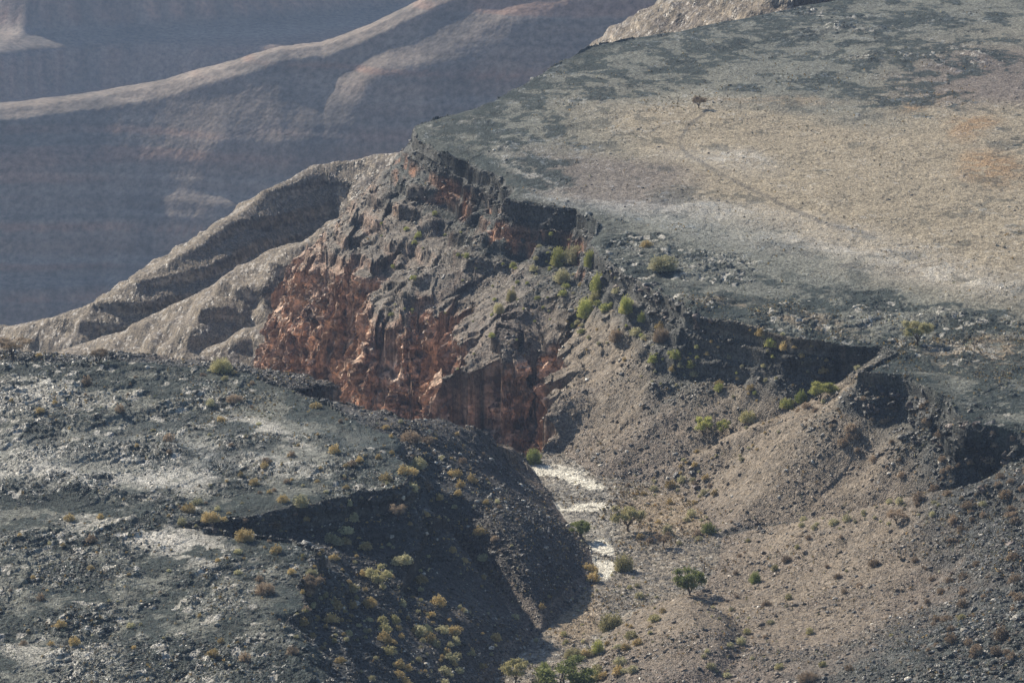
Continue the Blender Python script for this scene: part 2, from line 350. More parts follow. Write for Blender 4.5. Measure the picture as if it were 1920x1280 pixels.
NC, NR = 1250, 1750
ac = acols(-.26, .26, -.132, .132, NC, 110)
def wnear(A, Yg, h):
    w = (600 / Yg) ** 1.6
    w = np.where(h['inG'] & (h['z'] < -62) & (Yg < 820), w * .12, w)
    w = np.where(h['inG'] & (Yg > 1000), w * .2, w)
    w = np.where(~h['inG'] & (Yg > 1020), w * .2, w)
    return w
YG = build_grid(ac, 405, 1200, NR, wnear)
XG = ac[None, :] * YG
H = height(XG, YG)
print('height', time.time() - T0)
Z = H['z'].copy(); x, y = XG, YG
plate, inG, wash = H['plate'], H['inG'], H['wash']
slope_m = ~plate & ~inG & ~wash
U, V = uv0(x, y)
nA = fbm(x, y, 30, 4, 101); nB = fbm(x, y, 7, 3, 102); nC = fbm(x, y, 1.6, 2, 103)
Uw, Vw = U + nA * 70 + nB * 25, V + fbm(x, y, 26, 3, 104) * 32 + nC * 4
# ---- fine relief
f1, f2, ia, ib, ox, oy = cells(x + nC * .5, y * .8, 2.0, 201)          # plates
g1, g2, ja, jb, px, py = cells(x, y, .62, 202)                         # stones
rough_zone = sstep(-.25, .35, nA + .5 * nB + .9 * E(Uw, Vw, 1450, 560, 420, 90, 10) + .5 * (V > 660) - 1.1 * E(Uw, Vw, 1500, 330, 420, 190, 12) - .4)
pale_w = None
zt = np.zeros_like(Z)
plates = (np.floor(ia * 3) / 3 - .3) * .22 + ((ib - .5) * ox + (TAB[(ia * 60000).astype(int)] - .5) * oy) * .22
plates = np.where(f2 - f1 < .06, plates - .05, plates)
stones = (np.sqrt(np.clip(1 - (g1 * 1.3) ** 2, 0, 1)) * (.05 + .16 * ja ** 2) + ((jb - .5) * px + (ja - .5) * py) * .28)
zt += np.where(plate, plates * (.25 + rough_zone) + stones * (.22 + .78 * rough_zone), 0)
zt += np.where(plate, .45 * nA * np.clip(H['dR'] / 8, 0, 1) + .12 * nB, 0)
hq = fbm(x, y * .8, 15, 4, 107, .55) * 7; fq = hq - np.floor(hq); zt += np.where(plate, (np.floor(hq) + sstep(.0, .13, fq)) * .3 * (.35 + .65 * rough_zone) * np.clip(H['dR'] / 1.5, 0, 1), 0)
# rise at the upper right of the plateau
b1, b2, ka, kb, qx, qy = cells(x + nC, y + nC, 3.6, 203)
blk = np.sqrt(np.clip(1 - (b1 * 1.2) ** 2, 0, 1)) * np.where(ka > .72, (ka - .6) * 3.2, 0)
zt += np.where(slope_m, stones * .5 + nB * .5 + plates * .2 + blk * .25 * sstep(.35, .9, H['t']) + nA * 1.2 * np.clip(np.minimum(H['dv'], H['dR']) / 6, 0, 1), 0)
# broken ledges in the upper slopes (benches)
zb = Z / 3.1 + nA * .6; fr = zb - np.floor(zb); led_m = sstep(.45, .8, H['t'] + .25 * nA) + .8 * sstep(690, 710, y)
zt += np.where(slope_m, (sstep(.3, .6, fr) - fr) * 3.1 * .55 * np.clip(led_m, 0, 1), 0)
zt += np.where(wash, stones * .7 + nB * .25 + .4 * nA, 0)
zt += np.where(inG & (H['z'] > H['ridge'] + .5), stones * 1.0, 0)
zt += np.where(inG & ~(H['z'] > H['ridge'] + .5), stones * 1.1, 0)
fq_ = y * math.cos(PITCH) + (HC + 17) * math.sin(PITCH); um, vm_ = 960 + FPX * x / fq_, 640 - FPX * (y * math.sin(PITCH) - (HC + 17) * math.cos(PITCH)) / fq_
zt += np.where(~plate & ~inG, 1.5 * E(um + nB * 10, vm_ + nB * 8, 1255, 1235, 125, 100, 0, .22), 0)
Z = Z + zt
P = np.stack([x, y, Z], -1).astype(F)
# ---- displacement along the normal on the steep rock: blocks, joints, bedding
def normals(P):
    du = np.gradient(P, axis=1); dv_ = np.gradient(P, axis=0); n = np.cross(du, dv_)
    return n / (np.linalg.norm(n, axis=2, keepdims=True) + 1e-9)
N = normals(P)
k = np.ones(11) / 11
Ns = N.copy()
for a_ in (0, 1):
    for c_ in range(3): Ns[..., c_] = np.apply_along_axis(lambda r: np.convolve(np.pad(r, 5, 'edge'), k, 'valid'), a_, Ns[..., c_])
Ns /= np.linalg.norm(Ns, axis=2, keepdims=True) + 1e-9
steep = sstep(.66, .34, Ns[..., 2])
def rock_disp(X_, Y_, Z_):
    """broken, bedded rock: how far the face stands out, in metres"""
    jt = fbm3(X_, Y_, Z_, 3.0, 2, 301)
    a_, b_ = X_ + jt * 1.3, Y_ - jt * 1.3
    def blk(w_, h_, s):
        ix = np.floor(a_ / w_).astype(int); iy = np.floor(b_ / w_).astype(int); off = hsh(ix, iy, 0, s + 50)
        iz = np.floor(Z_ / h_ + off + jt * .2).astype(int); return hsh(ix, iy, iz, s) - .5
    beds = hsh(np.floor(Z_ / 1.25 + jt * .25 + X_ / 60).astype(int), np.zeros(X_.shape, int), 0, 313) - .5
    return blk(3.4, 4.6, 311) * 2.3 + blk(1.5, 1.7, 312) * 1.2 + blk(.7, .6, 315) * .3 + beds * 1.3 + jt * .35 + fbm3(X_, Y_, Z_, .9, 2, 316) * .18
pz3, px3, py3 = P[..., 2], P[..., 0], P[..., 1]
jit = fbm3(px3, py3, pz3, 3.0, 2, 301); sx_ = px3 * .6 - py3 * .6
amp = steep * np.where(plate, .15, np.where(slope_m & (H['dR'] < 5), .85, np.where(slope_m, .5, 1.0))) * np.where(H['ridge'] > H['z'] - .3, np.where(inG, .15, 1), 1)
# cells whose drop is big enough to need a finer mesh
ext = np.max([P[:-1, :-1, 2], P[1:, :-1, 2], P[:-1, 1:, 2], P[1:, 1:, 2]], axis=0) - np.min([P[:-1, :-1, 2], P[1:, :-1, 2], P[:-1, 1:, 2], P[1:, 1:, 2]], axis=0)
inf_ = (U[:-1, :-1] > -200) & (U[:-1, :-1] < 2150) & (y[:-1, :-1] < 1010) & (Z[:-1, :-1] > -68)
fine = (ext > .75) & inf_
fm = fine.copy()
fm[1:] |= fine[:-1]; fm[:-1] |= fine[1:]; f2_ = fm.copy(); fm[:, 1:] |= f2_[:, :-1]; fm[:, :-1] |= f2_[:, 1:]; fine = fm
print('fine cells', fine.sum(), fine.size)
vm = np.zeros(Z.shape, bool); vm[1:-1, 1:-1] = fine[:-1, :-1] & fine[1:, :-1] & fine[:-1, 1:] & fine[1:, 1:]
P0 = P.copy()
disp = rock_disp(px3, py3, pz3) * amp
disp = np.where(vm, 0, disp * .6)                       # the fine cells get theirs on the fine mesh
coarse_d = disp
P = P + Ns * coarse_d[..., None].astype(F)
print('relief', time.time() - T0)

# ---- colours (albedo) and roughness
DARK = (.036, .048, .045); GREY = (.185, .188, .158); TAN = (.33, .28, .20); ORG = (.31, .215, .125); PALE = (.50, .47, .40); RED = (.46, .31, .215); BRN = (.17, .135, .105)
col = np.zeros(P.shape[:2] + (3,), F)
rnd = ja * .6 + ia * .4
# plateau
cp_ = np.zeros_like(col) + np.asarray(GREY, F)
tanm = E(Uw, Vw, 1480, 330, 380, 120, 14) * .9 + E(Uw, Vw, 1900, 250, 260, 160, 0) * .9 + E(Uw, Vw, 1750, 420, 380, 120, 15) * .8 + E(Uw, Vw, 1400, 250, 190, 40, 0) * .6
cp_ = mixc(cp_, TAN, tanm)
cp_ = mixc(cp_, (.20, .17, .145), E(Uw, Vw, 1130, 340, 150, 50, 5) * .8 + E(Uw, Vw, 1900, 140, 200, 60))
cp_ = mixc(cp_, ORG, (1.1 * E(Uw, Vw, 1840, 312, 50, 28, 0, .8) + 1.0 * E(Uw, Vw, 1828, 240, 44, 18, 0, .8) + E(Uw, Vw, 1745, 182, 50, 10, -18) + .4 * E(Uw, Vw, 1460, 182, 110, 8, 0, .8) + .6 * E(Uw, Vw, 1850, 660, 160, 35) + .5 * E(Uw, Vw, 1420, 590, 160, 14, 8)) * sstep(-.3, .4, nC + .3))
dkm = sstep(.0, .22, nB * .55 + nA * .55 + .25 * nC + .55 * E(Uw, Vw, 1500, 90, 560, 110) + .95 * E(Uw, Vw, 1500, 580, 560, 60, 8) + .6 * E(Uw, Vw, 1250, 470, 130, 90, 30) + .85 * E(Uw, Vw, 980, 250, 190, 90, 25) + .5 * E(Uw, Vw, 1180, 120, 250, 60, -15)
            + .45 * E(Uw, Vw, 1850, 400, 140, 50) + .75 * (V > 665) - 1.3 * E(Uw, Vw, 1500, 350, 400, 150, 12) * (V < 660) - .25 - .5 * E(Uw, Vw, 90, 880, 260, 60))
nE = fbm(x, y * .7, 4.2, 4, 106, .62)
dkm = np.clip(dkm * sstep(.25, .55, rnd + .25 * nC + .25) * (1 - .85 * sstep(-.02, .16, nE)) + .5 * sstep(.12, .25, fbm(x, y * .6, 9, 4, 107, .6)) * sstep(.05, .2, -nE), 0, 1)
cp_ = mixc(cp_, DARK, dkm * .93)
edge = sstep(7, 0, H['dR'] + 3 * nB); cp_ = mixc(cp_, DARK, edge * .75)
palem = (E(Uw, Vw, 260, 1010, 150, 26, 6) + E(Uw, Vw, 330, 1048, 140, 22, 10) + E(Uw, Vw, 480, 792, 90, 14, 18) + .8 * E(Uw, Vw, 100, 760, 120, 26) + .8 * E(Uw, Vw, 60, 1210, 150, 22) + .7 * E(Uw, Vw, 470, 860, 130, 24, 10)
         + .8 * E(Uw, Vw, 220, 900, 220, 34) + .5 * E(Uw, Vw, 1230, 390, 190, 14, 4) + .5 * E(Uw, Vw, 1680, 490, 220, 13, 8) + .7 * E(Uw, Vw, 1330, 285, 90, 16, 8) + .6 * E(Uw, Vw, 850, 225, 60, 14, -15) + .6 * E(Uw, Vw, 1010, 330, 60, 18, 25) + .7 * E(Uw, Vw, 1800, 650, 60, 10))
s1_, s2_, sia, sib, _a, _b = cells(x + nC * .6, y * .6 + nC * .4, 1.0, 205)
palem = palem * sstep(-.12, .10, nE + .3 * (sia - .5)) * sstep(.01, .10, s2_ - s1_) * (.55 + .45 * sib) 
palem = np.maximum(palem, (sib > .90) * .8 * (rough_zone > .4) * sstep(.03, .12, s2_ - s1_))
cp_ = mixc(cp_, PALE, palem * .85)  # pale flagstones, plus strips of sun sheen painted as pale colour
# the faint wheel track across the plateau
dtr, _, _ = pl(U + nB * 3, V + nC * 1.0, [(1330, 205), (1290, 238), (1272, 262), (1290, 288), (1340, 318), (1400, 350), (1480, 390), (1560, 424), (1640, 440)])
cp_ = mixc(cp_, (.10, .095, .085), sstep(6, 1, dtr) * .5 * (V < 640))
Uq, Vq = [np.asarray(a_) for a_ in (960 + FPX * x / (y * math.cos(PITCH) + (HC + 19) * math.sin(PITCH)), 640 - FPX * (y * math.sin(PITCH) - (HC + 19) * math.cos(PITCH)) / (y * math.cos(PITCH) + (HC + 19) * math.sin(PITCH)))]
Uq = Uq + nB * 12; Vq = Vq + nC * 5
# slopes
cs = np.zeros_like(col) + np.asarray(BRN, F)
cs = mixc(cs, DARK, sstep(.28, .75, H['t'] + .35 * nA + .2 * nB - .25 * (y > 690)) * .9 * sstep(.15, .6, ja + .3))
cs = mixc(cs, DARK, sstep(.5, .8, ja) * .3); cs = mixc(cs, DARK, sstep(9, 3, H['dR'] + 5 * nB) * .8)  # band below the rim: dark varnish, with the rim's shade painted in too
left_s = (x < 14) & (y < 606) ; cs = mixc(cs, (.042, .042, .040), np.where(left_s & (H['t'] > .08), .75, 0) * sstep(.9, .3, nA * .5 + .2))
gravel = E(U, V, 0, 0, 1, 1) * 0
gz = np.clip(E(Uq, Vq, 1430, 900, 190, 75, 0) + E(Uq, Vq, 1530, 1120, 190, 190, 0) + E(Uq, Vq, 1250, 1220, 130, 100) + E(Uq, Vq, 1120, 790, 110, 70, 30) * (y > 590) + E(Uq, Vq, 860, 840, 130, 32, 28), 0, 1)
cs = mixc(cs, (.205, .165, .118), gz * (.93 - .35 * sstep(.0, .5, nB + nC * .5)))
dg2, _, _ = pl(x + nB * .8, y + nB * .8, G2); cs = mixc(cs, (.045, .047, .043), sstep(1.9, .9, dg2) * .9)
west = sstep(655, 690, y); cs = mixc(cs, (.17, .155, .125), west * .6 * sstep(.9, .3, ja) * sstep(4, 10, H['dR'] + 4 * nB)); cs = mixc(cs, (.36, .235, .165), west * sstep(.86, .6, Ns[..., 2]) * .85 * sstep(4, 9, H['dR'] + 3 * nB))
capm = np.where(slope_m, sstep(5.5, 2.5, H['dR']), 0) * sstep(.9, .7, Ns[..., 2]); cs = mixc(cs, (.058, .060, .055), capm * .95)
redcap = sstep(-3.6, -5.2, pz3) * sstep(655, 668, y) * capm * sstep(-.1, .4, jit + .2 + nA * .5); cs = mixc(cs, (.30, .15, .085), redcap * .9)
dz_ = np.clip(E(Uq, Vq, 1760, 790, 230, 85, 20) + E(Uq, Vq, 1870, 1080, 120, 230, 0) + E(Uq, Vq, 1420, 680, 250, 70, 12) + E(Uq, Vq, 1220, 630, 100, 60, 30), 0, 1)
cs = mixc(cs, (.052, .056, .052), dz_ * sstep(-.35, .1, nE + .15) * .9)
# wash
cw = np.zeros_like(col) + np.asarray((.24, .205, .155), F)
cw = mixc(cw, (.34, .32, .27), .7 * E(Uq, Vq, 1095, 960, 60, 110, -20)); cw = mixc(cw, (.10, .095, .085), sstep(.55, .8, ja + nB * .3) * .8); cw = mixc(cw, PALE, (jb > .9) * .4)
slab = np.clip(E(Uq, Vq, 1130, 1055, 25, 40, 0, .2) + E(Uq, Vq, 1085, 947, 66, 9, 0, .3) + E(Uq, Vq, 1032, 873, 62, 11, 3, .3) + E(Uq, Vq, 1088, 893, 48, 9, 16, .3), 0, 1)
slab = slab * (~inG) * sstep(.42, .22, nB * .6 + nC * .35); cw = mixc(cw, (.72, .68, .56), slab * np.where(f2 - f1 > .05, .95, .3))
cw = mixc(cw, (.30, .22, .13), E(Uq, Vq, 1260, 960, 90, 50) * .6 + E(Uq, Vq, 1080, 1180, 60, 40, -50) * .6)
# gorge rock
cg = np.zeros_like(col) + np.asarray((.16, .145, .12), F)
bedc = n3(px3 / 30, py3 / 30, pz3 / 1.1, 331)
face = sstep(.93, .75, Ns[..., 2]); cg = mixc(cg, RED, face); cg = mixc(cg, (.50, .36, .25), face * sstep(.05, .4, bedc) * .85); cg = mixc(cg, (.19, .165, .14), face * sstep(.15, .5, nB * .5 + jit * .5) * .5); cg = mixc(cg, (.17, .10, .075), face * sstep(.05, .6, n3(sx_ / 1.5, py3 / 3, pz3 / 12, 332)) * .7)
cg = mixc(cg, (.06, .055, .05), (ja > .75) * .5 * (1 - steep))
isr = inG & (H['ridge'] > H['z'] - .3)
cr_ = np.zeros_like(col) + np.asarray((.22, .18, .13), F); cr_ = mixc(cr_, (.12, .10, .085), sstep(.1, .6, nA + nC * .4)); cr_ = mixc(cr_, (.11, .10, .09), (ja > .7) * .6)
rgh = np.full(Z.shape, .55, F)
sm3 = lambda m: np.where(m[..., None], 1, 0)
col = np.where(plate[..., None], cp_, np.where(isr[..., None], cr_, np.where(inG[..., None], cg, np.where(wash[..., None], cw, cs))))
sl_any = slab * (H['dwash'] < .5) * (~plate) * (~inG)
col = mixc(col, (.72, .68, .56), sl_any * .9 * (f2 - f1 > .04))
lum = .92 + .08 * (ib - .5) + .12 * (ja - .5) + .15 * nC
col = col * lum[..., None]
sheen = E(Uw, Vw, 1640, 480, 420, 40, 9) + E(Uw, Vw, 1260, 395, 200, 26, 4) + E(Uw, Vw, 1330, 290, 120, 30, 10) + .8 * E(Uw, Vw, 120, 870, 330, 60) + .5 * E(Uw, Vw, 500, 830, 250, 60)
rgh = np.where(plate, .78 - .3 * np.clip(sheen, 0, 1) * (.4 + .6 * jb) - .18 * np.clip(palem, 0, 1) - .4 * (ja > .78) * sstep(-.1, .5, nB * .6 + nC * .5 + nA * .4), np.where(inG, .7 - .3 * (jb > .85), .74 - .14 * jb)).astype(F)
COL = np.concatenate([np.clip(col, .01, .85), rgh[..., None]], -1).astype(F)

fc = lambda m: m[:-1, :-1]
cls = np.where(plate, 0, np.where(isr, 3, np.where(inG, 2, np.where(wash, 4, 1))))
cls = fc(cls); cls = np.where((cls == 0) & (fc(steep) > .6), 1, cls)
coarse_cells = ~fine
def fine_mesh(name, sel, mat, K=5):
    ii, jj = np.nonzero(sel)
    t_ = np.linspace(0, 1, K + 1, dtype=F); tu, tv = np.meshgrid(t_, t_)
    w4 = [((1 - tv) * (1 - tu)).ravel(), ((1 - tv) * tu).ravel(), (tv * tu).ravel(), (tv * (1 - tu)).ravel()]
    def bil(A_):
        A_ = A_.reshape(A_.shape[0], A_.shape[1], -1).astype(F)
        return sum(A_[a_, b_][:, None, :] * w_[None, :, None] for (a_, b_), w_ in zip(((ii, jj), (ii, jj + 1), (ii + 1, jj + 1), (ii + 1, jj)), w4))
    p = bil(P); n_ = bil(Ns); n_ /= np.linalg.norm(n_, axis=-1, keepdims=True) + 1e-9
    m_ = bil(vm.astype(F))[..., 0]; am = bil(amp)[..., 0]; c_ = bil(COL)
    d_ = rock_disp(p[..., 0], p[..., 1], p[..., 2]) * am * np.minimum(m_ * 1.5, 1) * (m_ > 0)
    d_ = np.where(m_ > 0, d_, 0)
    q_ = p + n_ * d_[..., None] * np.array([1, 1, .35], F)
    tone = 1 + .5 * (hsh(np.floor(p[..., 0] / 1.5).astype(int), np.floor(p[..., 1] / 1.5).astype(int), np.floor(p[..., 2] / 1.3).astype(int), 77) - .5) + .6 * n3(p[..., 0] / 20, p[..., 1] / 20, p[..., 2] / .8, 78)
    c_[..., :3] *= np.clip(tone, .5, 1.6)[..., None]
    nb = (K + 1) ** 2; g_ = np.arange(nb).reshape(K + 1, K + 1); qd = np.stack([g_[:-1, :-1], g_[:-1, 1:], g_[1:, 1:], g_[1:, :-1]], -1).reshape(-1, 4)
    Fq = (qd[None] + (np.arange(len(ii)) * nb)[:, None, None]).reshape(-1, 4).astype(np.int32)
    me = bpy.data.meshes.new(name); V_ = q_.reshape(-1, 3); me.vertices.add(len(V_)); me.vertices.foreach_set('co', V_.ravel().astype(F))
    me.loops.add(Fq.size); me.loops.foreach_set('vertex_index', Fq.ravel()); me.polygons.add(len(Fq)); me.polygons.foreach_set('loop_start', np.arange(0, Fq.size, 4, dtype=np.int32))
    me.polygons.foreach_set('use_smooth', np.zeros(len(Fq), bool)); me.update(calc_edges=True)
    a_ = me.color_attributes.new('rock', 'FLOAT_COLOR', 'POINT'); a_.data.foreach_set('color', c_.reshape(-1, 4).ravel().astype(F)); me.materials.append(mat)
    o = bpy.data.objects.new(name, me); C.objects.link(o); o['kind'] = 'structure'; return o
mesh_from_grid('plateau', P, (cls == 0) & coarse_cells, M_ROCK, COL)
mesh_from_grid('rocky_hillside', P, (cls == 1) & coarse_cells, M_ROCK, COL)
mesh_from_grid('canyon_scree', P, (cls == 2) & coarse_cells, M_CLIFF, COL)
mesh_from_grid('canyon_ridge', P, (cls == 3) & coarse_cells, M_ROCK, COL)
mesh_from_grid('dry_riverbed', P, (cls == 4) & coarse_cells, M_ROCK, COL)
fine_mesh('canyon_cliff', fine & ((cls == 2) | (cls == 3)), M_CLIFF)
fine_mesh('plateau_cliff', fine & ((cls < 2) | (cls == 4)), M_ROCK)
print('near meshes', time.time() - T0)

# ------------------------------------------------------------------ far terrain
af = acols(-.30, .30, -.135, .135, 620, 60)
yf = np.concatenate([np.linspace(1190, 1500, 40), np.linspace(1503, 2120, 520), np.linspace(2125, 3700, 260)])
AF, YF = np.meshgrid(af, yf); XF = AF * YF
hf = height(XF, YF)
ZF = hf['z'] + fbm(XF, YF, 16, 3, 401) * .5 + fbm(XF, YF, 4.0, 2, 404) * .25
PF = np.stack([XF, YF, ZF], -1).astype(F)
nz = normals(PF)[..., 2]; st = sstep(.85, .45, nz)
cf = np.zeros(PF.shape[:2] + (3,), F) + np.asarray((.22, .18, .145), F)
cf = mixc(cf, (.25, .17, .125), st * .4)
cf = mixc(cf, (.33, .19, .13), sstep(.15, .5, n3(XF / 300, YF / 400, ZF / 4, 402)) * .6)
cf = mixc(cf, (.13, .115, .10), sstep(.0, .5, fbm(XF, YF, 30, 4, 403)) * .7)
cf = cf * (1 + .28 * n3(XF / 160, YF / 200, ZF / 1.9, 405) + .10 * n2(XF / 5, YF / 70, 406))[..., None].astype(F)
CF = np.concatenate([cf, np.full(cf.shape[:2] + (1,), .8, F)], -1)
mk = np.ones((len(yf) - 1, len(af) - 1), bool); yb = (yf[:-1] > 2200)[:, None] & mk
mesh_from_grid('distant_canyon_wall', PF, mk & ~yb, M_FAR, CF)
mesh_from_grid('farthest_canyon_wall', PF, yb, M_FAR, CF)
print('far', time.time() - T0)

# ------------------------------------------------------------------ which ground point stands at a photo position
rel = P.reshape(-1, 3).astype(np.float64) - np.array([0, 0, HC])
fdep = rel[:, 1] * math.cos(PITCH) - rel[:, 2] * math.sin(PITCH); fup = rel[:, 1] * math.sin(PITCH) + rel[:, 2] * math.cos(PITCH)
pu = 960 + FPX * rel[:, 0] / fdep; pv = 640 - FPX * fup / fdep
CS = 4; GW, GH = 1920 // CS + 60, 1280 // CS + 60
cu_ = ((pu + 120) / CS).astype(int); cv_ = ((pv + 120) / CS).astype(int)
okc = (cu_ >= 0) & (cu_ < GW) & (cv_ >= 0) & (cv_ < GH)
cell = np.where(okc, cv_ * GW + cu_, -1); order = np.argsort(-fdep[okc], kind='stable')
LUT = np.full(GW * GH, -1, np.int64); gi = np.nonzero(okc)[0][order]; LUT[cell[gi]] = gi       # the nearest wins
clsv = np.where(plate, 0, np.where(isr, 3, np.where(inG, 2, np.where(wash, 4, 1)))).ravel()
Pf = P.reshape(-1, 3); Nf = Ns.reshape(-1, 3)
def ground(u, v):
    a, b = int((u + 120) / CS), int((v + 120) / CS)
    for r in range(0, 6):
        best = -1
        for i in range(-r, r + 1):
            for j in range(-r, r + 1):
                c = (b + j) * GW + a + i
                if 0 <= c < len(LUT) and LUT[c] >= 0 and (best < 0 or fdep[LUT[c]] < fdep[best]): best = LUT[c]
        if best >= 0: return best
    return None

def leaf_mat(name, c0, c1, rough=.7):
    m = bpy.data.materials.new(name); m.use_nodes = True; n = m.node_tree.nodes; l = m.node_tree.links; b = n['Principled BSDF']
    no = n.new('ShaderNodeTexNoise'); no.inputs['Scale'].default_value = 3.0; tc = n.new('ShaderNodeTexCoord'); l.new(tc.outputs['Object'], no.inputs['Vector'])
    cr = n.new('ShaderNodeValToRGB'); cr.color_ramp.elements[0].color = c0 + (1,); cr.color_ramp.elements[1].color = c1 + (1,)
    cr.color_ramp.elements[0].position = .35; cr.color_ramp.elements[1].position = .65
    l.new(no.outputs[0], cr.inputs[0])
    oi = n.new('ShaderNodeObjectInfo'); mp = n.new('ShaderNodeMapRange'); mp.inputs[3].default_value = .7; mp.inputs[4].default_value = 1.25; l.new(oi.outputs['Random'], mp.inputs[0])
    mx = n.new('ShaderNodeMix'); mx.data_type = 'RGBA'; mx.blend_type = 'MULTIPLY'; mx.inputs[0].default_value = 1; l.new(cr.outputs[0], mx.inputs[6]); l.new(mp.outputs[0], mx.inputs[7])
    l.new(mx.outputs[2], b.inputs['Base Color']); b.inputs['Roughness'].default_value = rough; b.inputs['Specular IOR Level'].default_value = .2
    tr = n.new('ShaderNodeBsdfTranslucent'); l.new(mx.outputs[2], tr.inputs['Color']); ms = n.new('ShaderNodeMixShader'); ms.inputs[0].default_value = .35
    l.new(b.outputs[0], ms.inputs[1]); l.new(tr.outputs[0], ms.inputs[2]); l.new(ms.outputs[0], n['Material Output'].inputs['Surface'])
    return m
ML = {'golden': leaf_mat('dry_golden_leaves', (.42, .32, .14), (.60, .48, .25)), 'pale': leaf_mat('pale_leaves', (.38, .36, .20), (.58, .54, .34)),
      'dry': leaf_mat('dry_twigs', (.25, .19, .13), (.42, .33, .23)), 'green': leaf_mat('green_leaves', (.20, .24, .08), (.36, .39, .14)),
      'lime': leaf_mat('yellow_green_leaves', (.30, .33, .10), (.50, .48, .18)), 'olive': leaf_mat('olive_leaves', (.33, .31, .14), (.52, .47, .26)),
      'bark': leaf_mat('bark', (.08, .06, .045), (.16, .12, .09))}
def raw_mesh(name, V, Fc, mat):
    V = np.asarray(V, F); Fc = np.asarray(Fc, np.int32); k_ = Fc.shape[1]
    me = bpy.data.meshes.new(name); me.vertices.add(len(V)); me.vertices.foreach_set('co', V.ravel())
    me.loops.add(Fc.size); me.loops.foreach_set('vertex_index', Fc.ravel()); me.polygons.add(len(Fc))
    me.polygons.foreach_set('loop_start', np.arange(0, Fc.size, k_, dtype=np.int32)); me.update(calc_edges=True); me.materials.append(mat); return me
def quads(cen, size, r):
    """leaf-sized faces, randomly turned, at the given centres"""
    n = len(cen); a = r.normal(size=(n, 3)); a /= np.linalg.norm(a, axis=1, keepdims=True); b = r.normal(size=(n, 3)); b = np.cross(a, b); b /= np.linalg.norm(b, axis=1, keepdims=True)
    s = (size * (.6 + .8 * r.rand(n)))[:, None]; a = a * s; b = b * s * .55
    V = np.stack([cen - a, cen - b, cen + a, cen + b], 1).reshape(-1, 3); return V, np.arange(4 * n).reshape(n, 4)
def tuft_mesh(name, mat, seed, n=260, hgt=.62, leaf=.06, lumps=5):
    """low dome of twigs and small leaves, unit width"""
    r = np.random.RandomState(seed)
    th = r.rand(n) * 2 * math.pi; ph = np.arccos(r.rand(n) * .95 + .03)
    lump = 1 + .22 * np.sin(th * lumps + r.rand() * 6) * np.sin(ph * 3 + r.rand() * 6) - .25 * (r.rand(n) < .25)
    rad = .5 * lump * (.55 + .45 * r.rand(n) ** .5)
    d = np.stack([np.cos(th) * np.sin(ph), np.sin(th) * np.sin(ph), np.cos(ph) * hgt * 2], 1)
    V, Q = quads(d * rad[:, None] + np.array([0, 0, .02]), leaf, r)
    m_ = n // 3; tip = d[:m_] * rad[:m_, None] * 1.03; side = np.cross(tip, r.normal(size=(m_, 3))); side /= np.linalg.norm(side, axis=1, keepdims=True) + 1e-9
    base = r.normal(size=(m_, 3)) * .03; base[:, 2] = -.05
    B = np.stack([base - side * .012, base + side * .012, tip + side * .006, tip - side * .006], 1).reshape(-1, 3)
    return raw_mesh(name, np.concatenate([V, B]), np.concatenate([Q, np.arange(4 * m_).reshape(m_, 4) + len(V)]), mat)
def tube(p0, p1, r0, r1, V, Q, n=6):
    p0 = np.array(p0, float); p1 = np.array(p1, float); d = p1 - p0; d /= np.linalg.norm(d) + 1e-9
    u_ = np.cross(d, [0.3, .9, .1]); u_ /= np.linalg.norm(u_); v_ = np.cross(d, u_); b = len(V)
    for p, q in ((p0, r0), (p1, r1)):
        for i in range(n): a = 2 * math.pi * i / n; V.append(p + (u_ * math.cos(a) + v_ * math.sin(a)) * q)
    for i in range(n): Q.append((b + i, b + (i + 1) % n, b + n + (i + 1) % n, b + n + i))
def tree_meshes(name, mat, seed, wd=1.0, ht=.75, crown0=.35, flat=.6, n=1500, leaf=.028, nclump=16, bare=.0):
    """unit-width tree: forked trunk and a ragged crown of clumps"""
    r = np.random.RandomState(seed); V = []; Q = []; cl = []
    nb = 5; base = np.array([0, 0, -.08]); fork = np.array([r.normal() * .03, r.normal() * .03, ht * crown0 * .55])
    tube(base, fork, .038, .028, V, Q)
    for i in range(nb):
        a = 2 * math.pi * (i + r.rand() * .6) / nb; rr = .2 + .12 * r.rand()
        mid = fork + np.array([math.cos(a) * rr * .5, math.sin(a) * rr * .5, ht * (.22 + .1 * r.rand())]); tube(fork, mid, .024, .015, V, Q)
        for j in range(3):
            a2 = a + (j - 1) * .6 + r.normal() * .2; r2 = .22 + .22 * r.rand()
            tip = np.array([math.cos(a2) * r2, math.sin(a2) * r2, ht * (crown0 + .2 + (.72 - crown0) * r.rand())]); tube(mid, tip, .013, .005, V, Q, 5); cl.append(tip)
            for k_ in range(2):
                t2 = tip + r.normal(size=3) * np.array([.07, .07, .06]); tube(mid * .3 + tip * .7, t2, .006, .002, V, Q, 4)
    while len(cl) < nclump:
        a = r.rand() * 6.28; q = math.sqrt(r.rand()) * .42; cl.append(np.array([math.cos(a) * q, math.sin(a) * q, ht * (crown0 + .15 + (.8 - crown0) * r.rand() * (1 - q * .6))]))
    cl = np.array(cl); w_ = .5 + r.rand(len(cl)); w_ /= w_.sum(); k_ = r.choice(len(cl), n, p=w_)
    cen = cl[k_] + r.normal(size=(n, 3)) * np.array([.062, .062, .062 * flat])
    LV, LQ = quads(cen, leaf, r)
    return raw_mesh(name + '_trunk', V, Q, ML['bark']), raw_mesh(name + '_crown', LV, LQ, mat)
